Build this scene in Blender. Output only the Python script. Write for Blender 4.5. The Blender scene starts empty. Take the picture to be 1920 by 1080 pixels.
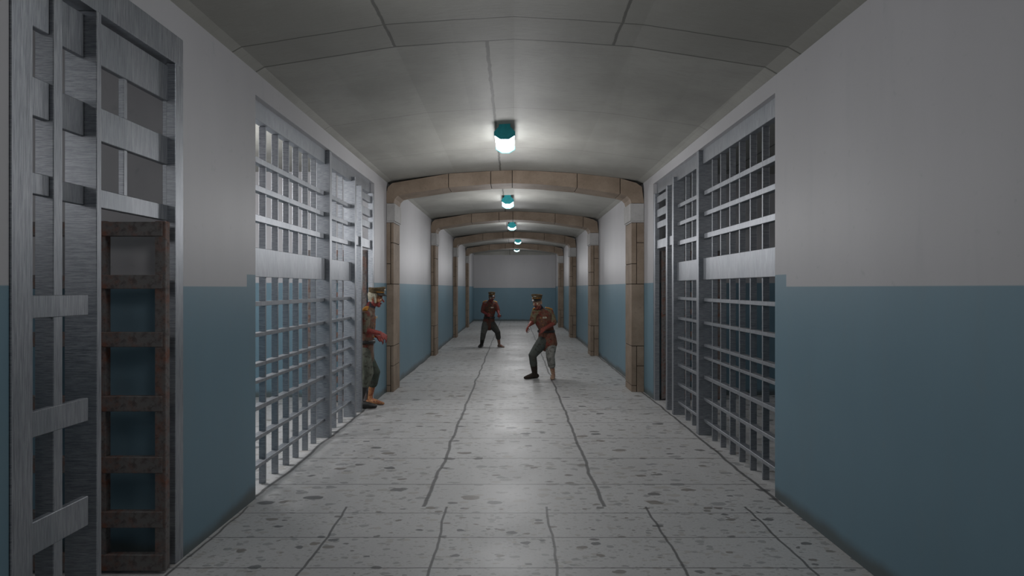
import bpy, bmesh, math, random
from mathutils import Vector, Matrix
random.seed(7)
C = bpy.context.scene.collection
F = 1130.0; VX = 964.0; VY = 540.0; EYE = 1.6

def P(px, py, Y):
    """photo measurement at depth Y -> metres"""
    return Vector(((px - VX) * Y / F, Y, EYE + (VY - py) * Y / F))

# ------------------------------------------------------------------ nodes
class G:
    def __init__(s, name):
        s.m = bpy.data.materials.new(name); s.m.use_nodes = True
        s.t = s.m.node_tree; s.t.nodes.clear()
        s.o = s.n('ShaderNodeOutputMaterial')
    def n(s, k, **kw):
        x = s.t.nodes.new(k)
        for a, b in kw.items(): setattr(x, a, b)
        return x
    def put(s, sock, v):
        if isinstance(v, bpy.types.NodeSocket): s.t.links.new(v, sock)
        elif v is not None:
            if isinstance(v, (tuple, list)) and len(v) == 3 and sock.type == 'RGBA': v = (*v, 1)
            sock.default_value = v
    def math(s, op, a, b=None, c=None, clamp=False):
        x = s.n('ShaderNodeMath', operation=op); x.use_clamp = clamp
        s.put(x.inputs[0], a); s.put(x.inputs[1], b)
        if c is not None: s.put(x.inputs[2], c)
        return x.outputs[0]
    def obj(s):
        return s.n('ShaderNodeTexCoord').outputs['Object']
    def xyz(s, v):
        x = s.n('ShaderNodeSeparateXYZ'); s.put(x.inputs[0], v); return x.outputs
    def comb(s, a, b, c):
        x = s.n('ShaderNodeCombineXYZ'); s.put(x.inputs[0], a); s.put(x.inputs[1], b); s.put(x.inputs[2], c); return x.outputs[0]
    def scale(s, v, sc):
        x = s.n('ShaderNodeVectorMath', operation='MULTIPLY'); s.put(x.inputs[0], v); x.inputs[1].default_value = sc; return x.outputs[0]
    def add(s, v, w):
        x = s.n('ShaderNodeVectorMath', operation='ADD'); s.put(x.inputs[0], v); s.put(x.inputs[1], w); return x.outputs[0]
    def noise(s, v, sc, det=3, rough=.55, out=0):
        x = s.n('ShaderNodeTexNoise'); s.put(x.inputs['Vector'], v)
        x.inputs['Scale'].default_value = sc; x.inputs['Detail'].default_value = det; x.inputs['Roughness'].default_value = rough
        return x.outputs[out]
    def ramp(s, v, lo, hi, a=0., b=1.):
        x = s.n('ShaderNodeMapRange'); x.interpolation_type = 'SMOOTHSTEP'
        s.put(x.inputs[0], v); x.inputs[1].default_value = lo; x.inputs[2].default_value = hi
        x.inputs[3].default_value = a; x.inputs[4].default_value = b
        return x.outputs[0]
    def mix(s, f, a, b, bt='MIX'):
        x = s.n('ShaderNodeMix', data_type='RGBA', blend_type=bt)
        s.put(x.inputs[0], f); s.put(x.inputs[6], a); s.put(x.inputs[7], b); return x.outputs[2]
    def bsdf(s, col, rough=.6, metal=0., spec=.5, bump=None, bs=.3, bd=.005):
        b = s.n('ShaderNodeBsdfPrincipled')
        s.put(b.inputs['Base Color'], col); s.put(b.inputs['Roughness'], rough); s.put(b.inputs['Metallic'], metal)
        b.inputs['Specular IOR Level'].default_value = spec
        if bump is not None:
            q = s.n('ShaderNodeBump'); q.inputs['Strength'].default_value = bs; q.inputs['Distance'].default_value = bd
            s.put(q.inputs['Height'], bump); s.t.links.new(q.outputs[0], b.inputs['Normal'])
        s.t.links.new(b.outputs[0], s.o.inputs[0]); s.b = b
        return s.m
    def line(s, v, off, pitch, w):
        """1 on seams at off + k*pitch, half width w"""
        a = s.math('SUBTRACT', v, off - pitch / 2)
        a = s.math('DIVIDE', a, pitch); a = s.math('FRACT', a)
        a = s.math('SUBTRACT', a, .5); a = s.math('ABSOLUTE', a); a = s.math('MULTIPLY', a, pitch)
        return s.ramp(a, w * .5, w * 1.3, 1, 0)

def wall_mat():
    g = G('painted_plaster'); o = g.obj(); x, y, z = g.xyz(o)
    n1 = g.noise(g.scale(o, (1, 1, .35)), 1.3, 4); n2 = g.noise(o, 14, 4); n3 = g.noise(g.scale(o, (2, 2, .3)), 3, 3)
    # the two colours meet at eye height, a little higher past the cells
    near = g.math('MULTIPLY', g.math('GREATER_THAN', y, 4.43), g.math('LESS_THAN', y, 4.80))
    far = g.math('MULTIPLY', g.math('GREATER_THAN', y, 8.2), g.math('LESS_THAN', y, 29.15))
    th = g.math('ADD', g.math('ADD', 1.61, g.math('MULTIPLY', near, .09)), g.math('MULTIPLY', far, .065))
    up = g.ramp(g.math('SUBTRACT', z, th), -.004, .004)
    white = g.mix(n1, (.385, .378, .388), (.48, .472, .482))
    white = g.mix(g.ramp(n3, .55, .8, 0, .35), white, (.37, .37, .385))
    blue = g.mix(n1, (.130, .215, .265), (.165, .270, .330))
    blue = g.mix(g.ramp(n3, .5, .8, 0, .5), blue, (.16, .23, .26))
    col = g.mix(up, blue, white)
    col = g.mix(g.ramp(n2, .62, .8, 0, .25), col, (.2, .22, .22))
    # splashed dirt along the skirting, ragged edge
    gr = g.math('ADD', z, g.math('MULTIPLY', g.math('SUBTRACT', g.noise(o, 2.2, 4), .5), .14))
    col = g.mix(g.ramp(gr, .03, .12, .75, 0), col, (.085, .085, .072))
    return g.bsdf(col, .48, 0, .35, n2, .12, .004)

def ceil_mat():
    g = G('vault_concrete'); o = g.obj(); x, y, z = g.xyz(o)
    n1 = g.noise(o, .9, 5, .6); n2 = g.noise(g.scale(o, (3, 14, 3)), 2.5, 5, .7); n3 = g.noise(o, 40, 3)
    wob = g.math('MULTIPLY', g.math('SUBTRACT', g.noise(o, 6, 3), .5), .03)
    xn = g.math('ADD', x, wob); yn = g.math('ADD', y, g.math('MULTIPLY', wob, .4))
    isn = g.math('LESS_THAN', y, 4.58); isf = g.math('SUBTRACT', 1, isn)
    l1 = g.math('MAXIMUM', g.line(xn, .753, 1.66, .012), g.line(yn, 4.2, 1.66, .008))
    l2 = g.math('MAXIMUM', g.line(xn, -.21, 3.3, .015), g.math('MULTIPLY', g.line(yn, 4.58, 1.65, .008), .45))
    ln = g.math('MAXIMUM', g.math('MULTIPLY', l1, isn), g.math('MULTIPLY', l2, isf))
    ln = g.math('MAXIMUM', ln, g.math('LESS_THAN', g.math('ABSOLUTE', g.math('SUBTRACT', yn, 4.585)), .009))
    col = g.mix(g.ramp(n1, .3, .7), (.27, .266, .242), (.36, .355, .325))
    col = g.mix(g.ramp(n2, .45, .75, 0, .45), col, (.26, .255, .225))
    col = g.mix(g.ramp(n3, .6, .8, 0, .25), col, (.40, .40, .37))
    col = g.mix(g.math('MULTIPLY', isn, .28), col, (.16, .158, .14))
    col = g.mix(g.math('MULTIPLY', ln, .75), col, (.06, .06, .052))
    return g.bsdf(col, .6, 0, .35, g.math('SUBTRACT', n2, g.math('MULTIPLY', ln, .6)), .25, .006)

def floor_mat():
    g = G('terrazzo_slabs'); o = g.obj(); x, y, z = g.xyz(o)
    isn = g.math('LESS_THAN', y, 4.41); isf = g.math('SUBTRACT', 1, isn)
    wob = g.math('MULTIPLY', g.math('SUBTRACT', g.noise(g.scale(o, (.2, 1, 1)), 1.5, 3), .5), .09)
    w2 = g.math('MULTIPLY', g.math('SUBTRACT', g.noise(o, 7, 2), .5), .012)
    xs = g.math('ADD', x, wob); ys = g.math('ADD', y, w2)
    ln = g.math('MAXIMUM', g.line(xs, .24, .726, .009), g.line(ys, 4.285, .42, .005))
    lf = g.math('MAXIMUM', g.line(xs, .66, 1.316, .016), g.line(ys, 4.16, .752, .007))
    seam = g.math('MAXIMUM', g.math('MULTIPLY', ln, isn), g.math('MULTIPLY', lf, isf))
    inside = g.math('LESS_THAN', g.math('ABSOLUTE', x), 2.06)
    # stone chips: the slabs past the joint carry chips 1.7 times larger
    sc = g.math('ADD', 1, g.math('MULTIPLY', isn, .75))
    v = g.comb(g.math('MULTIPLY', x, sc), g.math('MULTIPLY', g.math('MULTIPLY', y, sc), 1.6), 0)
    v = g.add(v, g.scale(g.noise(v, 9, 3, .6, 1), (.09, .09, .0)))
    def chips(scale, thr, r, off):
        t = g.n('ShaderNodeTexVoronoi'); g.put(t.inputs['Vector'], g.add(v, (off, off * .7, 0))); t.inputs['Scale'].default_value = scale
        rnd = g.xyz(t.outputs['Color'])
        rad = g.math('MULTIPLY', rnd[1], r)
        return g.math('MULTIPLY', g.math('GREATER_THAN', rnd[0], thr), g.ramp(g.math('SUBTRACT', t.outputs['Distance'], rad), -.06, .02, 1, 0)), rnd[2]
    a, ra = chips(10, .42, .62, 0); b, rb = chips(24, .3, .6, 3.3); c, rc = chips(6.5, .72, .5, 8.1)
    n1 = g.noise(o, 1.2, 4); n2 = g.noise(o, 60, 3)
    col = g.mix(n1, (.46, .455, .45), (.58, .575, .57))
    col = g.mix(g.ramp(n2, .35, .65, 0, .3), col, (.40, .40, .39))
    col = g.mix(g.math('MULTIPLY', b, .5), col, g.mix(rb, (.24, .24, .23), (.55, .54, .52)))
    col = g.mix(g.math('MULTIPLY', a, .55), col, g.mix(ra, (.17, .175, .18), (.40, .37, .33)))
    col = g.mix(g.math('MULTIPLY', c, .8), col, g.mix(rc, (.09, .095, .1), (.20, .175, .15)))
    col = g.mix(g.math('MULTIPLY', g.math('MULTIPLY', seam, .8), inside), col, (.06, .06, .06))
    rg = g.ramp(n1, .3, .7, .42, .55)
    return g.bsdf(col, rg, 0, .5, g.math('SUBTRACT', n2, seam), .08, .003)

def steel_mat(name='brushed_steel', c0=(.225, .237, .26), c1=(.46, .475, .50)):
    g = G(name); o = g.obj(); x, y, z = g.xyz(o)
    oi = g.n('ShaderNodeObjectInfo').outputs['Random']
    nrm = g.xyz(g.n('ShaderNodeTexCoord').outputs['Normal'])
    fy = g.math('GREATER_THAN', g.math('ABSOLUTE', nrm[1]), .6)
    h = g.noise(g.comb(g.math('MULTIPLY', x, 9), g.math('ADD', y, oi), g.math('MULTIPLY', z, 170)), 1.6, 4, .7)
    v = g.noise(g.comb(oi, g.math('MULTIPLY', y, 230), g.math('MULTIPLY', z, 5)), 1.6, 4, .7)
    st = g.math('ADD', g.math('MULTIPLY', h, fy), g.math('MULTIPLY', v, g.math('SUBTRACT', 1, fy)))
    bl = g.noise(g.scale(o, (1, 1, .5)), 4, 3)
    col = g.mix(g.ramp(st, .32, .68), c0, c1)
    col = g.mix(g.ramp(bl, .4, .7, 0, .35), col, (.24, .27, .29))
    r = g.math('ADD', .36, g.math('MULTIPLY', st, .2))
    return g.bsdf(col, r, .82, .5, st, .12, .002)

def rust_mat():
    g = G('rusty_iron'); o = g.obj()
    n1 = g.noise(o, 7, 6, .65); n2 = g.noise(o, 32, 5, .7)
    col = g.mix(g.ramp(n1, .42, .72), (.17, .16, .155), (.22, .085, .05))
    col = g.mix(g.ramp(n2, .45, .7, 0, .7), col, (.065, .05, .045))
    return g.bsdf(col, .75, .15, .3, n2, .5, .004)

def stone_mat(name, a, b, d):
    g = G(name); o = g.obj()
    n1 = g.noise(o, 3, 5, .6); n2 = g.noise(o, 26, 5, .7)
    col = g.mix(g.ramp(n1, .3, .7), a, b)
    col = g.mix(g.ramp(n2, .52, .75, 0, .6), col, d)
    return g.bsdf(col, .7, 0, .3, n2, .35, .005)

def plain(name, col, rough=.5, metal=0., spec=.4, var=.0, vs=20):
    g = G(name)
    if var:
        n = g.noise(g.obj(), vs, 4); c = g.mix(g.ramp(n, .3, .7, 0, 1), tuple(k * (1 - var) for k in col), tuple(min(1, k * (1 + var)) for k in col))
    else: c = col
    return g.bsdf(c, rough, metal, spec)

LAMP = 12.0
def glow(name, strength, col=(.93, .97, 1.0)):
    g = G(name); e = g.n('ShaderNodeEmission'); e.inputs[0].default_value = (*col, 1); e.inputs[1].default_value = strength
    g.t.links.new(e.outputs[0], g.o.inputs[0]); return g.m

M_WALL = wall_mat(); M_CEIL = ceil_mat(); M_FLOOR = floor_mat(); M_STEEL = steel_mat(); M_RUST = rust_mat()
M_STONE = stone_mat('sandstone', (.225, .17, .125), (.315, .245, .185), (.14, .11, .085))
M_CAP = stone_mat('grey_capstone', (.36, .35, .34), (.46, .45, .44), (.25, .25, .24))
M_MORTAR = plain('dark_mortar', (.045, .036, .03), .9, 0, .1)
M_TEAL = plain('teal_enamel', (.017, .36, .40), .45, 0, .5, .1)
M_LAMPW = plain('pale_enamel', (.42, .52, .54), .4, 0, .5)
M_GLASS = glow('lit_lamp_glass', LAMP)
M_DIM = glow('added_lamp_glass', 5.0)  # glow for the dim lamps added in two cells

# ------------------------------------------------------------------ mesh helpers
def bx(bm, x0, x1, y0, y1, z0, z1, bev=0.0):
    if x0 > x1: x0, x1 = x1, x0
    t = bmesh.new()
    bmesh.ops.create_cube(t, size=1, matrix=Matrix.Translation(((x0 + x1) / 2, (y0 + y1) / 2, (z0 + z1) / 2)) @ Matrix.Diagonal((x1 - x0, y1 - y0, z1 - z0, 1)))
    if bev: bmesh.ops.bevel(t, geom=t.edges[:], offset=bev, segments=1, affect='EDGES')
    me = bpy.data.meshes.new('t'); t.to_mesh(me); t.free(); bm.from_mesh(me); bpy.data.meshes.remove(me)
    return bm

def prism(bm, poly, y0, y1):
    """polygon in x,z swept along Y"""
    a = [bm.verts.new((p[0], y0, p[1])) for p in poly]; b = [bm.verts.new((p[0], y1, p[1])) for p in poly]
    n = len(poly); bm.faces.new(a); bm.faces.new(b[::-1])
    for i in range(n): bm.faces.new((a[i], b[i], b[(i + 1) % n], a[(i + 1) % n]))

def obj(name, bm, mat, parent=None, smooth=False, loc=None):
    bmesh.ops.recalc_face_normals(bm, faces=bm.faces)
    if loc is not None: bmesh.ops.translate(bm, verts=bm.verts, vec=-Vector(loc))
    me = bpy.data.meshes.new(name); bm.to_mesh(me); bm.free()
    if isinstance(mat, (list, tuple)):
        for k in mat: me.materials.append(k)
    else: me.materials.append(mat)
    if smooth: me.polygons.foreach_set('use_smooth', [True] * len(me.polygons))
    o = bpy.data.objects.new(name, me); C.objects.link(o)
    if parent is not None: o.parent = parent
    if loc is not None: o.location = Vector(loc) - (wloc(parent) if parent else Vector())
    elif parent is not None: me.transform(Matrix.Translation(-wloc(parent)))
    return o
def wloc(o):
    v = Vector()
    while o is not None: v += o.location; o = o.parent
    return v
def thing(name, label, cat, loc, group=None):
    o = bpy.data.objects.new(name, None); C.objects.link(o); o.location = loc; o.empty_display_size = .2
    o['label'] = label; o['category'] = cat
    if group: o['group'] = group
    return o
def struct(name, bm, mat):
    o = obj(name, bm, mat); o['kind'] = 'structure'; return o
def pbox(name, parent, x0, x1, y0, y1, z0, z1, mat=None, bev=.003):
    bm = bmesh.new(); bx(bm, x0, x1, y0, y1, z0, z1, bev)
    return obj(name, bm, mat or M_STEEL, parent, loc=((x0 + x1) / 2, (y0 + y1) / 2, z0))

# ------------------------------------------------------------------ setting
YB, YE = -4.0, 29.3
KL = .9825                        # the left wall stands slightly closer
XL = -2.0 * KL; XR = 2.0
bm = bmesh.new(); bx(bm, -5.2, 5.2, YB, YE + .2, -.1, 0); struct('floor', bm, M_FLOOR)

prof = [(-2.06, 1.60), (-1.98, 1.635), (-1.90, 1.68), (-1.45, 1.752), (-.9, 1.836), (-.45, 1.868), (0, 1.893), (.45, 1.868), (.9, 1.836), (1.45, 1.752), (1.91, 1.68), (1.99, 1.635), (2.06, 1.60)]
def crown(Y): return 1.0 if Y <= 4.58 else (1.0 - .26 * min(1, (Y - 4.58) / 4.7))
bm = bmesh.new(); rings = []
for Y in (YB, 4.58, 9.28, YE + .1):
    k = crown(Y); lo = []; hi = []
    for x, h in prof:
        lo.append(bm.verts.new((x, Y, EYE + 1.60 + (h - 1.60) * k)))
    hi = [bm.verts.new((2.06, Y, 3.75)), bm.verts.new((-2.06, Y, 3.75))]
    rings.append(lo + hi)
for a, b in zip(rings, rings[1:]):
    for i in range(len(a)): bm.faces.new((a[i], b[i], b[(i + 1) % len(a)], a[(i + 1) % len(a)]))
bm.faces.new(rings[0]); bm.faces.new(rings[-1][::-1])
struct('ceiling', bm, M_CEIL)

# right wall with the cell opening
T = .13
LT = EYE + 1.495
bm = bmesh.new()
bx(bm, XR, XR + T, YB, 4.62, 0, 3.35)
bx(bm, XR, XR + T, 4.62, 8.66, LT, 3.35)
bx(bm, XR, XR + T, 8.66, YE, 0, 3.35)
struct('wall_right', bm, M_WALL)
LTL = EYE + 1.495 * KL
G0, G1 = 2.385 * KL, 3.64 * KL
L0, L1 = 4.66 * KL, 8.62 * KL
bm = bmesh.new()
bx(bm, XL - T, XL, YB, G0, 0, 3.35)
bx(bm, XL - T, XL, G0, G1, LTL, 3.35)
bx(bm, XL - T, XL, G1, L0, 0, 3.35)
bx(bm, XL - T, XL, L0, L1, LTL, 3.35)
bx(bm, XL - T, XL, L1, YE, 0, 3.35)
struct('wall_left', bm, M_WALL)
bm = bmesh.new(); bx(bm, -2.2, 2.2, YE, YE + .15, 0, 3.205); struct('wall_back', bm, M_WALL)
bm = bmesh.new(); bx(bm, -2.2, 2.2, YE, YE + .15, 3.205, 3.6); struct('trim_1', bm, M_CEIL)
bm = bmesh.new(); bx(bm, -2.2, 2.2, YB - .15, YB, 0, 3.6); struct('wall_front', bm, M_WALL)
# cells: side walls, back wall, lid
def cell(side, y0, y1, deep, tag):
    s = 1 if side == 'right' else -1
    xi = (XR if s > 0 else XL) + s * T
    xo = s * deep
    bm = bmesh.new()
    bx(bm, xi, xo, y1, y1 + .12, 0, 3.3); bx(bm, xi, xo, y0 - .12, y0, 0, 3.3); bx(bm, xo, xo + s * .12, y0 - .12, y1 + .12, 0, 3.3)
    struct('wall_' + tag, bm, M_WALL)
    bm = bmesh.new(); bx(bm, xi, xo, y0 - .12, y1 + .12, 3.3, 3.4); struct('ceiling_' + tag, bm, M_CEIL)
cell('left', 1.2, G1 + .04, 4.2, 'near_cell')
cell('left', L0 - .3, L1 + .35, 4.6, 'left_cell')
cell('right', 4.35, 9.0, 4.6, 'right_cell')

# ------------------------------------------------------------------ stone arches
INN = [(-1.855, 1.30), (-1.835, 1.375), (-1.79, 1.42), (-1.69, 1.445), (-1.01, 1.546), (-.36, 1.60), (-.03, 1.612), (.36, 1.598), (.97, 1.545), (1.63, 1.445), (1.74, 1.415), (1.785, 1.37), (1.805, 1.30)]
def vault(x):
    for (a, p), (b, q) in zip(prof, prof[1:]):
        if a <= x <= b: return 1.60 + .74 * (p + (q - p) * (x - a) / (b - a) - 1.60)
OUT = [(-1.963, 1.30), (-1.963, 1.47), (-1.94, 1.555), (-1.87, 1.615), (-1.01, 0), (-.36, 0), (-.03, 0), (.36, 0), (.97, 0), (1.63, 0), (1.88, 1.615), (1.965, 1.555), (1.998, 1.30)]
OUT = [(x, z or vault(x) - .003) for x, z in OUT]
JO = [4, 5, 6, 8, 9]
def make_arch(Y, label):
    D = .5
    t = thing('stone_arch', label, 'arch', (0, Y, 0), 'stone arches across the corridor')
    # band
    bm = bmesh.new(); cuts = [0] + JO + [len(INN) - 1]
    for a, b in zip(cuts, cuts[1:]):
        ii = INN[a:b + 1]; oo = OUT[a:b + 1]
        g = .006
        def sh(p, q, amt):
            d = Vector((q[0] - p[0], q[1] - p[1])); d.normalize(); return (p[0] + d.x * amt, p[1] + d.y * amt)
        i2 = [sh(ii[0], ii[1], g)] + ii[1:-1] + [sh(ii[-1], ii[-2], g)]
        o2 = [sh(oo[0], oo[1], g)] + oo[1:-1] + [sh(oo[-1], oo[-2], g)]
        prism(bm, [(x, EYE + z) for x, z in i2] + [(x, EYE + z) for x, z in o2[::-1]], Y, Y + D)
    arc = obj('arch_band', bm, M_STONE, t)
    bm = bmesh.new()
    c = Vector((0, .3))
    i3 = [(x + (c.x - x) * 0 + (0.008 if x < 0 else -.008) * -1, z + .008) for x, z in INN]
    prism(bm, [(x, EYE + z) for x, z in i3] + [(x * .997, EYE + z - .006) for x, z in OUT[::-1]], Y + .008, Y + D - .008)
    obj('mortar', bm, M_MORTAR, arc)
    for s, xi, xo in ((-1, -1.855, -1.963), (1, 1.805, 1.998)):
        bm = bmesh.new(); bx(bm, xi - s * .022, xo, Y - .012, Y + D + .012, EYE + 1.03, EYE + 1.30, .006)
        bx(bm, xi - s * .005, xo, Y - .004, Y + D + .004, EYE + 1.008, EYE + 1.03, .003)
        obj('capital', bm, M_CAP, t)
        bm = bmesh.new(); xd = xi + (xo - xi) * .42; g = .005
        if s < 0: ji, jo = (.697, -1.2), (.373, -1.5)
        else: ji, jo = (.373, -1.5), (.697, -1.2)
        def blk(xa, xb, za, zb, ya=Y, yb=Y + D):
            a, b = min(xa, xb), max(xa, xb)
            bx(bm, a + (g if abs(a - xd) < 1e-6 else 0), b - (g if abs(b - xd) < 1e-6 else 0), ya, yb, EYE + za + (g if za > -1.59 else 0), EYE + zb - g, .003)
        blk(xi, xd, ji[0], 1.008); blk(xi, xd, .06, ji[0]); blk(xd, xo, jo[0], 1.008); blk(xd, xo, .06, jo[0])
        blk(xi, xo, -.894, .06)
        blk(xi, xd, ji[1], -.894); blk(xi, xd, -1.6, ji[1]); blk(xd, xo, jo[1], -.894); blk(xd, xo, -1.6, jo[1])
        pl = obj('pillar', bm, M_STONE, t)
        bm = bmesh.new(); bx(bm, xi + s * .008, xo, Y + .008, Y + D - .008, 0, EYE + 1.008); obj('mortar', bm, M_MORTAR, pl)
    return t
ARCH = [9.27, 14.24, 19.4, 24.4]
AL = ['brown sandstone arch nearest the camera, just past both barred cells',
      'second sandstone arch down the corridor, behind the nearest arch',
      'third sandstone arch down the corridor, beside the rear officer',
      'farthest and smallest sandstone arch, framing the blank end wall']
a0 = make_arch(ARCH[0], AL[0])
def copy_tree(o, parent=None):
    c = o.copy(); C.objects.link(c); c.parent = parent
    for ch in list(o.children): copy_tree(ch, c)
    return c
for Y, l in zip(ARCH[1:], AL[1:]):
    c = copy_tree(a0); c.location = (0, Y, 0); c['label'] = l

# ------------------------------------------------------------------ lamps
def make_lamp(loc, label):
    L = .72
    t = thing('ceiling_lamp', label, 'lamp', loc, 'white lamps along the vault')
    x, y, z = loc
    W = [(-.0625, .0), (-.0625, -.04), (-.116, -.098), (-.116, -.134), (-.047, -.178)]
    full = W + [(-a, b) for a, b in W[::-1]]
    def sc(k, p): return [(x + a * k, z + b * (k if b < -.01 else 1)) for a, b in p]
    for y0 in (y, y + L - .014):
        bm = bmesh.new(); prism(bm, sc(1.03, full), y0, y0 + .014); obj('end_plate', bm, M_TEAL, t)
    bm = bmesh.new(); up = [(-.0625, 0), (-.0625, -.04), (-.114, -.096), (.114, -.096), (.0625, -.04), (.0625, 0)]
    prism(bm, sc(1, up), y + .014, y + L - .014); obj('housing', bm, M_LAMPW, t)
    bm = bmesh.new(); lw = [(-.112, -.096), (-.112, -.133), (-.045, -.175), (.045, -.175), (.112, -.133), (.112, -.096)]
    prism(bm, sc(1, lw), y + .014, y + L - .014); obj('glass', bm, M_GLASS, t)
    return t
def lampz(x, Y):
    k = crown(Y); ax = abs(x); return EYE + 1.60 + (1.893 - .055 * ax - 1.60) * k + .012
LP = [(-.155, 2.78, 'ceiling lamp nearest the camera, only its glass tip showing'),
      (-.108, 6.80, 'largest full ceiling lamp, teal end plate, hanging before the nearest arch'),
      (-.127, 11.75, 'ceiling lamp between the nearest and the second sandstone arch'),
      (-.06, 16.5, 'ceiling lamp between the second and the third sandstone arch'),
      (.138, 21.9, 'ceiling lamp between the third and the farthest sandstone arch'),
      (.12, 26.6, 'smallest ceiling lamp, past the farthest arch near the end wall')]
p0 = make_lamp((LP[0][0], LP[0][1], lampz(LP[0][0], LP[0][1])), LP[0][2])
def fill_light(x, Y, z, w, rad=.22):  # unseen fill light floating below a lamp, carries most of its light
    l_ = bpy.data.lights.new('lamp_fill', 'POINT'); l_.energy = w; l_.shadow_soft_size = rad; l_.color = (.99, .985, 1.0)
    o = bpy.data.objects.new('lamp_fill', l_); C.objects.link(o); o.location = (x, Y, z - .95)
for (x, Y, l), w_, dy in zip(LP, (14, 50, 46, 36, 32, 32), (.3, .8, -.15, -.2, -.2, 0)): fill_light(x, Y + dy, lampz(x, Y), w_)  # fills sit off their lamps along the corridor
fill_light(-.15, -1.6, 3.45, 14)  # fill for the added lamp behind the viewpoint
for x, Y, l in LP[1:]:
    c = copy_tree(p0); c.location = (x, Y, lampz(x, Y)); c['label'] = l
c = copy_tree(p0); c.location = (-.15, -1.6, lampz(.15, -1.6)); c['label'] = 'added ceiling lamp behind the viewpoint, unseen'  # unseen lamp added to raise the near brightness
# lamp and fill light added in the left cell to brighten it
c = copy_tree(p0); c.location = (-3.5, 5.6, 3.30); c['label'] = 'added ceiling lamp brightening the cell behind the left bars'
fill_light(-3.5, 6.0, 3.5, 120, .4)
def dim(o, label):
    o['label'] = label
    for ch in o.children:
        if ch.name.startswith('glass'): ch.data = ch.data.copy(); ch.data.materials[0] = M_DIM
c = copy_tree(p0); c.location = (-3.4, 1.6, 3.30); dim(c, 'added dim ceiling lamp inside the near left cell, hidden from view'); fill_light(-3.4, 1.6, 3.3, 9)  # unseen lamp and fill added to lighten the near cell
c = copy_tree(p0); c.location = (3.7, 5.0, 3.30); dim(c, 'added dim ceiling lamp inside the dark right cell, hidden behind the wall'); fill_light(3.7, 5.0, 3.3, 8)  # weak unseen lamp and fill added to lift the right cell

# ------------------------------------------------------------------ cell fronts
def rusty_door(parent, s, u0, Y, k, top, rails, w=.85):
    d = bpy.data.objects.new('cell_door', None); C.objects.link(d); d.parent = parent
    d.location = Vector((s * u0, Y, 0)) - wloc(parent); d['label'] = 'rusty lattice door swung open into the cell'
    th = .045
    for a, b in ((0, .06), (.335, .37), (w - .06, w)):
        m = bmesh.new(); bx(m, s * (u0 + a), s * (u0 + b), Y, Y + th, .015, top, .003); obj('stile', m, M_RUST, d, loc=(s * (u0 + a), Y, .015))
    for zb, zt in rails:
        m = bmesh.new(); bx(m, s * (u0 + .015), s * (u0 + w - .015), Y - .006, Y + th - .008, max(.02, EYE + zb), EYE + zt, .003); obj('rail', m, M_RUST, d, loc=(s * u0, Y, max(.02, EYE + zb)))
    return d
def cell_front(s, k, label):
    A = lambda u: s * u * k
    Yk = lambda y: y * k
    Z = lambda r: max(0, EYE + r * k)
    y0, y1 = (4.62, 8.66) if s > 0 else (4.66, 8.62)
    t = thing('barred_cell_front', label, 'cell bars', (A(2.08), Yk((y0 + y1) / 2), 0), 'barred cell fronts')
    B = lambda n, u0, u1, a, b, r0, r1, m=None, bev=.003: pbox(n, t, A(u0), A(u1), Yk(a), Yk(b), Z(r0), Z(r1), m, bev)
    B('header_beam', 2.05, 2.12, y0 + .002, y1 - .002, 1.345, 1.52)
    B('post', 2.0 + .004, 2.15, 6.55, 6.63, -1.7, 1.494)
    B('post', 2.0 + .004, 2.15, 7.59, 7.66, -1.7, 1.40)
    B('post', 2.0 + .004, 2.08, 7.90, 7.965, -1.7, 1.345)
    B('door_jamb', 2.0 + .002, 2.07, y1 - .085, y1 - .004, -1.7, 1.345)
    for y in (4.76, 5.02, 5.28, 5.535, 5.78, 6.04, 6.295, 6.78, 7.01, 7.27):
        B('vertical_bar', 2.072, 2.127, y, y + .021, -1.7, 1.345, None, .002)
    rows = [(1.005, 1.052), (.779, .826), (.535, .59), (-.146, -.11), (-.394, -.362), (-.635, -.605), (-.768, -.741), (-.985, -.948), (-1.223, -1.19), (-1.452, -1.42)]
    for r0, r1 in rows:
        for a, b in ((y0 + .004, 6.55), (6.63, 7.59)):
            B('horizontal_bar', 2.06, 2.122, a, b, r0, r1, None, .002)
    for a, b in ((y0 + .004, 6.55), (6.63, 7.59)):
        B('middle_plate', 2.052, 2.068, a, b, .089, .323)
    for r0, r1 in ((1.2, 1.295), (1.0, 1.107), (.84, .93), (.555, .676)):
        B('transom_bar', 2.03, 2.075, 7.965, y1 - .085, r0, r1)
    B('transom_bar', 2.03, 2.075, 7.66, 7.90, .555, .676)
    B('transom_bar', 2.075, 2.1, 8.22, 8.25, .555, 1.345)
    rusty_door(t, s, 2.10 * k, Yk(8.585), k, EYE + .53, [(.44, .53), (.155, .25), (-.14, -.06), (-.38, -.30), (-.70, -.62), (-1.03, -.94), (-1.33, -1.24), (-1.58, -1.5)])
    return t
cell_front(1, 1.0, 'barred steel cell front in the right wall, dark cell behind it')
cell_front(-1, KL, 'barred steel cell front in the left wall, lit cell and an officer in its doorway')

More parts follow.
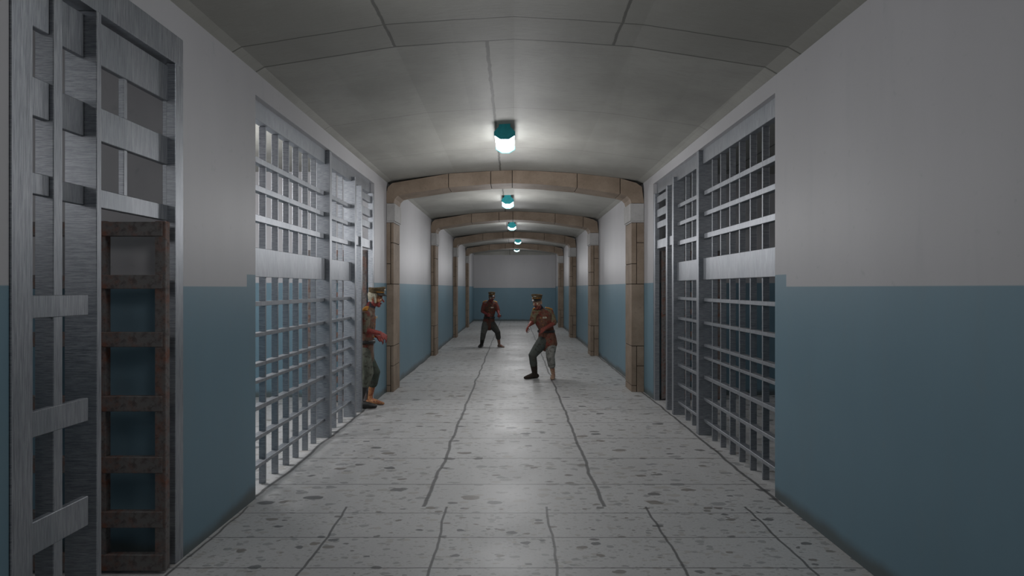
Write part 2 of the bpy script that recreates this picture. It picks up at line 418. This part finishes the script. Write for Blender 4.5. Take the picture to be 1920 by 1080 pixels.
# near gate on the left
def near_gate():
    s, k = -1, KL
    A = lambda u: s * u * k
    Z = lambda r: max(0, EYE + r * k)
    t = thing('cell_gate', 'tall grey steel gate frame close at left edge with rusty open door', 'gate', (A(2.05), 3.0 * k, 0))
    B = lambda n, u0, u1, a, b, r0, r1, m=None, bev=.003: pbox(n, t, A(u0), A(u1), a * k, b * k, Z(r0), Z(r1), m, bev)
    B('header_beam', 1.995, 2.12, 2.39, 3.635, 1.325, 1.494)
    B('door_jamb', 1.995, 2.05, 3.55, 3.636, -1.7, 1.325)
    B('door_jamb', 2.052, 2.085, 3.57, 3.60, -1.7, 1.325)
    B('door_jamb', 1.995, 2.10, 2.39, 2.50, -1.7, 1.325)
    B('post', 2.003, 2.085, 2.62, 2.675, -1.7, 1.325)
    B('post', 1.995, 2.15, 2.88, 2.915, -1.7, 1.325)
    for r0, r1 in ((1.10, 1.308), (.725, .889), (.396, .487)):
        B('transom_bar', 2.04, 2.075, 2.915, 3.55, r0, r1)
        B('transom_bar', 2.02, 2.055, 2.50, 2.62, r0, r1)
        B('transom_bar', 2.055, 2.08, 2.675, 2.88, r0, r1)
    B('transom_upright', 2.05, 2.08, 3.165, 3.195, .396, 1.308)
    for r0, r1 in ((-.127, -.031), (-.623, -.515), (-1.112, -.975)):
        B('horizontal_bar', 1.999, 2.03, 2.50, 2.83, r0, r1)
    rusty_door(t, s, 1.95, 3.37, k, EYE + .375, [(.29, .37), (-.005, .073), (-.33, -.247), (-.69, -.605), (-1.035, -.945), (-1.34, -1.25), (-1.58, -1.49)])
near_gate()

# ------------------------------------------------------------------ people
def tube(bm, pts, rad, side=None, n=14, cap=True):
    """closed tapered tube through pts; rad = r or (a, b) with a along side"""
    pts = [Vector(p) for p in pts]; rad = [(r, r) if not isinstance(r, tuple) else r for r in rad]
    # rounded ends
    d0 = (pts[0] - pts[1]).normalized(); d1 = (pts[-1] - pts[-2]).normalized()
    P2, R2 = [], []
    if cap:
        r = min(rad[0])
        for t in (.97, .8, .45): P2.append(pts[0] + d0 * r * t); c = math.sqrt(1 - t * t); R2.append((rad[0][0] * c, rad[0][1] * c))
    P2 += pts; R2 += rad
    if cap:
        r = min(rad[-1])
        for t in (.45, .8, .97): P2.append(pts[-1] + d1 * r * t); c = math.sqrt(1 - t * t); R2.append((rad[-1][0] * c, rad[-1][1] * c))
    rings = []
    for i, p in enumerate(P2):
        a = P2[max(0, i - 1)]; b = P2[min(len(P2) - 1, i + 1)]; d = (b - a).normalized()
        if side is not None: sd = Vector(side)
        elif i == 0: sd = Vector((0, 0, 1)) if abs(d.z) < .8 else Vector((1, 0, 0))
        else: sd = u                       # carry the frame along so the tube never twists
        u = (sd - d * sd.dot(d)).normalized(); v = d.cross(u)
        rings.append([bm.verts.new(p + u * math.cos(2 * math.pi * j / n) * R2[i][0] + v * math.sin(2 * math.pi * j / n) * R2[i][1]) for j in range(n)])
    for a, b in zip(rings, rings[1:]):
        for j in range(n): bm.faces.new((a[j], a[(j + 1) % n], b[(j + 1) % n], b[j]))
    bm.faces.new(rings[0][::-1]); bm.faces.new(rings[-1])

class Body:
    def __init__(s): s.bm = bmesh.new(); s.seg = []
    def tube(s, pts, rad, col, side=None, n=14):
        tube(s.bm, pts, rad, side, n)
        rr = [r if not isinstance(r, tuple) else (r[0] + r[1]) / 2 for r in rad]
        for i in range(len(pts) - 1): s.seg.append((Vector(pts[i]), Vector(pts[i + 1]), rr[i], rr[i + 1], col))
    def finish(s, name, mat, parent, loc, vox=.007, sm=4):
        bmesh.ops.recalc_face_normals(s.bm, faces=s.bm.faces)
        me = bpy.data.meshes.new('tmp'); s.bm.to_mesh(me); s.bm.free()
        o = bpy.data.objects.new('tmp', me); C.objects.link(o)
        r = o.modifiers.new('r', 'REMESH'); r.mode = 'VOXEL'; r.voxel_size = vox
        q = o.modifiers.new('s', 'SMOOTH'); q.iterations = sm; q.factor = .5
        dg = bpy.context.evaluated_depsgraph_get(); dg.update()
        m2 = bpy.data.meshes.new_from_object(o.evaluated_get(dg))
        bpy.data.objects.remove(o); bpy.data.meshes.remove(me)
        m2.name = name; at = m2.color_attributes.new('Tint', 'FLOAT_COLOR', 'POINT')
        buf = []
        for v in m2.vertices:
            best = 1e9; c = None
            for a, b, ra, rb, col in s.seg:
                ab = b - a; t = max(0, min(1, (v.co - a).dot(ab) / max(1e-9, ab.length_squared)))
                d = (v.co - (a + ab * t)).length / (ra + (rb - ra) * t)
                if d < best: best = d; c = col
            buf += [c[0], c[1], c[2], 1.0]
        at.data.foreach_set('color', buf)
        m2.transform(Matrix.Translation(-Vector(loc)))
        m2.materials.clear(); m2.materials.append(mat)
        m2.polygons.foreach_set('use_smooth', [True] * len(m2.polygons))
        ob = bpy.data.objects.new(name, m2); C.objects.link(ob)
        if parent: ob.parent = parent
        else: ob.location = loc
        return ob

def tint_mat(name, stain, amt, rough=.65, sc=9, dark=(.03, .025, .02)):
    g = G(name); at = g.n('ShaderNodeAttribute', attribute_name='Tint').outputs['Color']; o = g.obj()
    n1 = g.noise(o, sc, 5, .65); n2 = g.noise(g.add(o, (5, 3, 1)), sc * 2.6, 4, .7)
    col = g.mix(g.ramp(n1, .48, .60, 0, amt), at, stain)
    col = g.mix(g.ramp(n2, .5, .66, 0, .75), col, dark)
    return g.bsdf(col, rough, 0, .3, n2, .5, .008)
M_SKIN = tint_mat('rotten_skin', (.26, .035, .028), .6, .5, 22)
M_TUNIC = tint_mat('bloodied_wool', (.17, .03, .022), .75, .85, 12)
M_TROUSER = tint_mat('soiled_trousers', (.07, .065, .055), .45, .9, 9)
M_GOLD = plain('gold_braid', (.42, .19, .03), .5, .3, .5, .3, 60)
M_CAPCLOTH = plain('cap_cloth', (.13, .095, .055), .85, 0, .2, .35, 40)
M_BLACK = plain('black_leather', (.02, .018, .017), .45, 0, .5)
M_SILVER = plain('tarnished_silver', (.42, .38, .3), .4, .6, .5, .2, 60)
M_EYE = plain('clouded_eye', (.55, .5, .38), .3)

def person(label, j, f, side, skin, cols, bare=(), cap_tilt=0.0):
    """j: joints; f: facing of the head; side: shoulder axis"""
    up = Vector((0, 0, 1)); f = Vector(f).normalized(); sd = Vector(side).normalized()
    base = Vector(((j['anA'].x + j['anB'].x) / 2, (j['anA'].y + j['anB'].y) / 2, 0))
    b = Body(); pale, red, dk = skin
    b.tube([j['pel'], j['wai'], j['che'], j['nb']], [(.13, .10), (.115, .088), (.145, .10), (.07, .06)], red, sd)
    b.tube([j['nb'], j['head'] - f * .015 - up * .05], [.056, .05], red)
    h = j['head']; hs = f.cross(up).normalized(); hu = hs.cross(f).normalized()
    # skull, jaw, brow, nose, lips, ears: all one surface
    b.tube([h + hu * .035 - f * .022, h + hu * .035 + f * .014], [(.074, .088), (.074, .088)], pale, hs, 20)
    b.tube([h - hu * .03 + f * .01, h - hu * .088 + f * .05], [(.058, .062), (.03, .026)], red, hs)
    b.tube([h + f * .072 + hs * .035 + hu * .012, h + f * .072 - hs * .035 + hu * .012], [.014, .014], pale)
    b.tube([h + f * .082 + hu * .008, h + f * .112 - hu * .028], [.009, .014], red)
    b.tube([h + f * .082 - hs * .018 - hu * .056, h + f * .082 + hs * .018 - hu * .056], [.009, .009], dk)
    for q in (-1, 1):
        b.tube([h + hs * q * .072 + hu * .02 - f * .01, h + hs * q * .078 - hu * .022 - f * .005], [.015, .01], pale)
        b.tube([h + f * .06 + hs * q * .04 - hu * .02, h + f * .045 + hs * q * .048 - hu * .03], [.018, .018], pale)
    # arms and hands
    for S in 'AB':
        sh, el, wr, hd = j['sh' + S], j['el' + S], j['wr' + S], j['hd' + S]
        mid = el.lerp(wr, .3)
        b.tube([sh, sh.lerp(el, .4), el], [.056, .05, .039], red)
        b.tube([el, mid, wr], [.039, .041, .027], red)
        d = (hd - wr).normalized(); ps = j['ps' + S].normalized(); pn = d.cross(ps).normalized()
        if pn.z > 0: pn = -pn          # curl side of the palm points down
        pal = wr + d * .085
        b.tube([wr, wr + d * .03, pal], [(.026, .02), (.036, .017), (.04, .014)], red, ps)
        for i, (o_, ln) in enumerate(((-.031, .072), (-.011, .083), (.010, .078), (.030, .062))):
            r0 = pal + ps * o_ - d * .006; sp = ps * o_ * .35
            c1 = .35 + .12 * i
            d1 = (d * math.cos(c1) + pn * math.sin(c1)); d2 = (d * math.cos(c1 + .75) + pn * math.sin(c1 + .75)); d3 = (d * math.cos(c1 + 1.2) + pn * math.sin(c1 + 1.2))
            q1 = r0 + d1 * ln * .45 + sp; q2 = q1 + d2 * ln * .32 + sp * .5; q3 = q2 + d3 * ln * .28
            b.tube([r0, q1, q2, q3], [.0105, .0095, .0085, .0065], dk if i % 2 else red, n=10)
        ts = -ps; t0 = wr + d * .028 + ts * .026; t1 = t0 + (ts * .8 + d * .6).normalized() * .035; t2 = t1 + (d * .9 + ts * .2 + pn * .4).normalized() * .035
        b.tube([t0, t1, t2], [.014, .011, .008], red, n=10)
    # legs and feet
    for S in 'AB':
        hp, kn, an, to = j['hp' + S], j['kn' + S], j['an' + S], j['to' + S]
        c = skin[0] if S in bare else dk
        b.tube([hp, hp.lerp(kn, .5), kn], [.088, .076, .056], c)
        b.tube([kn, kn.lerp(an, .33), an], [.055, .054, .034], c)
        fd = (to - an); fd.z = 0; fd.normalize(); fs = fd.cross(up)
        heel = Vector((an.x, an.y, .036)) - fd * .03
        b.tube([an, Vector((an.x, an.y, .05))], [.036, .038], c)
        b.tube([heel, Vector((an.x, an.y, .045)) + fd * .06, Vector((an.x, an.y, .028)) + fd * .14, Vector((an.x, an.y, .020)) + fd * .19], [(.034, .034), (.038, .040), (.046, .024), (.034, .016)], c, fs)
    bod = b.finish('person', M_SKIN, None, base)
    bod['label'] = label; bod['category'] = 'person'; bod['group'] = 'three uniformed figures in the corridor'
    par = bod
    # tunic
    tc, tc2 = cols[0], cols[1]
    b = Body()
    skirt = j['pel'] - up * .10
    b.tube([skirt, j['pel'], j['wai'], j['wai'].lerp(j['che'], .5), j['che'], j['nb'] - up * .03], [(.185, .142), (.165, .13), (.135, .108), (.158, .122), (.172, .122), (.105, .08)], tc, sd, 20)
    for S in 'AB':
        sh, el = j['sh' + S], j['el' + S]
        b.tube([j['che'].lerp(sh, .5) + up * .02, sh, sh.lerp(el, .5), sh.lerp(el, .95)], [.085, .072, .064, .056], tc2)
    b.tube([j['nb'] - up * .01, j['nb'].lerp(h, .28)], [.074, .066], (.02, .02, .03))
    tun = b.finish('tunic', M_TUNIC, par, base, .008, 3)
    # trousers
    b = Body()
    b.tube([j['hpA'], j['pel'] + up * .02, j['hpB']], [.10, .11, .10], cols[2])
    for S in 'AB':
        hp, kn, an = j['hp' + S], j['kn' + S], j['an' + S]
        b.tube([hp, hp.lerp(kn, .45), kn, kn.lerp(an, .45)], [.108, .098, .076, .068], cols[2] if S == 'A' else cols[3])
    b.finish('trousers', M_TROUSER, par, base, .009, 3)
    for S in 'AB':
        if S in bare: continue
        kn, an, to = j['kn' + S], j['an' + S], j['to' + S]
        fd = (to - an); fd.z = 0; fd.normalize(); fs = fd.cross(up); A0 = Vector((an.x, an.y, 0))
        b = Body(); bc = (.035, .026, .02)
        b.tube([kn.lerp(an, .42), kn.lerp(an, .7), an, A0 + up * .06], [.066, .058, .047, .048], bc)
        b.tube([A0 - fd * .04 + up * .045, A0 + fd * .07 + up * .052, A0 + fd * .15 + up * .038, A0 + fd * .205 + up * .030], [(.042, .043), (.045, .05), (.052, .036), (.038, .026)], bc, fs)
        b.finish('boot', M_BLACK if cols[4] else M_TROUSER, par, base, .008, 3)
    # peaked cap
    cb = h + hu * .075 - f * .005
    def ringpts(c, a, bb, n=28): return [c + hs * math.cos(2 * math.pi * k / n) * a + f * math.sin(2 * math.pi * k / n) * bb for k in range(n)]
    bm = bmesh.new()
    lev = [(0, .081, .100, 0), (.030, .081, .101, 0), (.034, .083, .103, .003), (.054, .096, .114, .007), (.062, .098, .117, .009), (.070, .088, .103, .010), (.071, .04, .05, .010)]
    rings = []
    for hh, a, bb, fo in lev:
        tilt = hu
        rings.append([bm.verts.new(p + tilt * (hh + max(0, (p - cb).dot(f)) * (.25 if hh > .05 else 0))) for p in ringpts(cb + f * fo, a, bb)])
    for a, c_ in zip(rings, rings[1:]):
        for k in range(28): bm.faces.new((a[k], a[(k + 1) % 28], c_[(k + 1) % 28], c_[k]))
    bm.faces.new(rings[-1]); bm.faces.new(rings[0][::-1])
    cap = obj('peaked_cap', bm, M_CAPCLOTH, par, True)
    bm = bmesh.new(); top = []; bot = []
    for k in range(13):
        an_ = math.pi * (.12 + .76 * k / 12)
        inn = cb + hs * math.cos(an_) * .084 + f * math.sin(an_) * .100 + hu * .012
        out = cb + hs * math.cos(an_) * .098 + f * (math.sin(an_) * .155) - hu * (.022)
        top.append((bm.verts.new(inn), bm.verts.new(out))); bot.append((bm.verts.new(inn - hu * .007), bm.verts.new(out - hu * .006)))
    for L_, fl in ((top, 0), (bot, 1)):
        for a, c_ in zip(L_, L_[1:]):
            q = (a[0], a[1], c_[1], c_[0]); bm.faces.new(q[::-1] if fl else q)
    for a, a2, c_, c2 in zip(top, top[1:], bot, bot[1:]):
        bm.faces.new((a[1], a2[1], c2[1], c_[1])); bm.faces.new((a[0], c_[0], c2[0], a2[0]))
    bm.faces.new((top[0][0], top[0][1], bot[0][1], bot[0][0])); bm.faces.new((top[-1][1], top[-1][0], bot[-1][0], bot[-1][1]))
    obj('visor', bm, M_BLACK, cap)
    bm = bmesh.new()
    for q in range(10):
        a0_, a1_ = math.pi * (.1 + .8 * q / 10), math.pi * (.1 + .8 * (q + 1) / 10)
        pp = [cb + hs * math.cos(z_) * .086 + f * math.sin(z_) * .106 + hu * .018 for z_ in (a0_, a1_)]
        tube(bm, pp, [.006, .006], n=6)
    obj('cap_cord', bm, M_GOLD, cap)
    bm = bmesh.new(); e0 = cb + f * .115 + hu * .052
    tube(bm, [e0 - hs * .028, e0, e0 + hs * .028], [(.004, .006), (.012, .010), (.004, .006)], n=8); tube(bm, [e0 - hu * .032 - f * .006, e0 - hu * .029 - f * .002], [.010, .009], n=8)
    obj('cap_badge', bm, M_SILVER, cap)
    for q in (-1, 1):
        bm = bmesh.new(); bmesh.ops.create_uvsphere(bm, u_segments=12, v_segments=8, radius=.0125, matrix=Matrix.Translation(h + f * .073 + hs * q * .031 - hu * .004))
        obj('eye', bm, M_EYE, par, True)
    # shoulder boards, buttons, medal row, belt
    for S in 'AB':
        sh = j['sh' + S]; nb = j['nb']; ax = (sh - nb); ax.z = 0; ax.normalize()
        bm = bmesh.new(); c0 = nb.lerp(sh, .55) + up * .068; c1 = sh + up * .062 + ax * .025
        tube(bm, [c0, c0.lerp(c1, .5) + up * .006, c1], [(.028, .012), (.033, .014), (.040, .016)], sd.cross(up), 12)
        obj('shoulder_board', bm, M_GOLD, par, True)
    tf = sd.cross(up).normalized()
    if tf.dot(f) < 0: tf = -tf
    bm = bmesh.new()
    for k in range(4):
        p = j['wai'].lerp(j['che'], .05 + .3 * k) + tf * .118
        bmesh.ops.create_uvsphere(bm, u_segments=8, v_segments=6, radius=.011, matrix=Matrix.Translation(p))
    obj('tunic_buttons', bm, M_GOLD, tun)
    bm = bmesh.new()
    c = j['che'] + sd * .075 + tf * .116 - up * .01
    for k in range(3):
        q = c + sd * (.026 * (k - 1)); tube(bm, [q + up * .014, q - up * .012], [(.010, .004), (.011, .005)], sd, 8)
    obj('medals', bm, M_SILVER, tun)
    bm = bmesh.new(); n = 24; wc = j['wai'] - up * .045
    rr = [[bm.verts.new(wc + up * hh + sd * math.cos(2 * math.pi * k / n) * a + tf * math.sin(2 * math.pi * k / n) * bb) for k in range(n)] for hh, a, bb in ((-.022, .150, .124), (-.022, .158, .131), (.022, .155, .127), (.022, .147, .12))]
    for q in range(4):
        a, c_ = rr[q], rr[(q + 1) % 4]
        for k in range(n): bm.faces.new((a[k], a[(k + 1) % n], c_[(k + 1) % n], c_[k]))
    obj('belt', bm, M_BLACK, par, True)
    return bod

def J(Y, d):
    o = {}
    for k, v in d.items(): o[k] = P(v[0], v[1], Y + v[2])
    return o
# middle figure, facing left of the camera
Y = 10.65
j = J(Y, dict(head=(1007.5, 568, -.12), nb=(1012.5, 581.5, -.02), che=(1017, 594, -.02), wai=(1024, 616, .02), pel=(1026, 634, .04),
    shA=(1002.5, 586, -.08), elA=(998.5, 604, -.06), wrA=(992.5, 609.5, -.22), hdA=(988, 616, -.27),
    shB=(1032, 586.5, .04), elB=(1038.5, 606, -.06), wrB=(1022.5, 615.5, -.24), hdB=(1012, 622, -.30),
    hpA=(1018, 640, .0), knA=(998.5, 667, -.16), anA=(1003, 701, -.0), toA=(983, 707, -.12),
    hpB=(1033, 641, .04), knB=(1032, 669, -.1), anB=(1037.5, 703, .02), toB=(1035, 711, -.2)))
j['psA'] = Vector((.3, .8, .4)); j['psB'] = Vector((.2, .4, .85))
PALE = (.46, .31, .21); RED = (.27, .075, .055); DK = (.045, .03, .024)
person('person in tan peaked cap, gold shoulder boards and bloodied brown uniform, mid-corridor right of centre', j, (-.38, -.9, -.12), (.9, -.3, 0), (PALE, RED, DK),
       ((.15, .075, .05), (.18, .16, .095), (.075, .085, .075), (.26, .26, .24), 0), bare='B')
# rear figure
Y = 16.25
j = J(Y, dict(head=(922, 558, -.14), nb=(919, 566.5, -.05), che=(918.5, 576, -.03), wai=(917.5, 592, 0), pel=(916.5, 603, .03),
    shA=(908.2, 570.5, -.02), elA=(905, 584, -.06), wrA=(913, 589, -.26), hdA=(919, 591, -.34),
    shB=(929.8, 571, -.03), elB=(934, 583, -.08), wrB=(935, 588.5, -.28), hdB=(937, 593, -.36),
    hpA=(911, 608, .0), knA=(906.5, 624, -.14), anA=(903, 646, .05), toA=(897.5, 651, -.2),
    hpB=(922.5, 608, 0), knB=(933, 623, -.12), anB=(936, 645, .05), toB=(945, 650, -.1)))
j['psA'] = Vector((.2, .4, .85)); j['psB'] = Vector((.7, .1, .5))
person('person in dark peaked cap and bloodied uniform, legs apart, farthest away before the end wall', j, (.12, -1, -.15), (1, -.1, 0), ((.22, .16, .12), (.17, .03, .028), (.025, .02, .018)),
       ((.075, .04, .028), (.12, .04, .03), (.085, .088, .082), (.045, .045, .04), 1), bare='B')
# figure stepping out of the left cell, profile
Y = 8.10
j = J(Y, dict(head=(704.5, 560, 0), nb=(692, 579, .0), che=(687, 594, .0), wai=(685, 634, .02), pel=(681, 656, .03),
    shA=(685, 590, -.17), elA=(684, 620, -.17), wrA=(713, 624.5, -.15), hdA=(728, 634, -.14),
    shB=(688, 590, .17), elB=(684, 622, .2), wrB=(706, 630, .2), hdB=(720, 637, .18),
    hpA=(680, 664, -.08), knA=(690, 700, -.12), anA=(674, 749, -.12), toA=(690, 765, -.1),
    hpB=(681, 664, .09), knB=(703, 699, .13), anB=(694, 742, .18), toB=(718, 751, .15)))
j['psA'] = Vector((.1, .75, .5)); j['psB'] = Vector((.1, .75, .5))
person('person with white hair and dark peaked cap, reaching out of the left cell doorway', j, (1, -.05, -.1), (.1, 1, 0), ((.42, .20, .09), (.26, .055, .045), (.035, .03, .026)),
       ((.13, .085, .06), (.15, .13, .09), (.13, .14, .11), (.055, .07, .055), 1), bare='B')
# white hair under the cap for the cell figure
hp = bpy.data.objects['person.002'] if 'person.002' in bpy.data.objects else None
if hp:
    h = j['head']; f = Vector((1, -.05, -.1)).normalized(); hs = f.cross(Vector((0, 0, 1))).normalized(); hu = hs.cross(f)
    b = Body()
    b.tube([h + hu * .045 - f * .035, h + hu * .04 - f * .005], [(.081, .080), (.080, .078)], (.5, .46, .36), hs, 18)
    b.tube([h - hu * .0 - f * .06, h - hu * .045 - f * .035], [(.06, .045), (.045, .03)], (.5, .46, .36), hs)
    for q in (-1, 1): b.tube([h + hs * q * .07 + hu * .03, h + hs * q * .066 - hu * .045 + f * .018], [.022, .016], (.5, .46, .36))
    b.finish('hair', tint_mat('white_hair', (.36, .33, .24), .6, .8, 30, (.2, .17, .11)), hp, hp.location, .006, 2)

# ------------------------------------------------------------------ world, camera
w = bpy.data.worlds.new('World'); bpy.context.scene.world = w; w.use_nodes = True
w.node_tree.nodes['Background'].inputs[0].default_value = (.02, .022, .025, 1)
w.node_tree.nodes['Background'].inputs[1].default_value = .5
cam = bpy.data.cameras.new('Camera'); co = bpy.data.objects.new('Camera', cam); C.objects.link(co)
co.location = (0, 0, EYE); co.rotation_euler = (math.pi / 2, 0, 0)
cam.sensor_width = 36; cam.lens = F / 1920 * 36; cam.shift_x = -(VX - 960) / 1920; cam.clip_start = .05; cam.clip_end = 100
S = bpy.context.scene; S.camera = co
S.view_settings.view_transform = 'Standard'; S.view_settings.look = 'None'; S.view_settings.gamma = 1
S.view_settings.use_curve_mapping = False; S.view_settings.exposure = 0
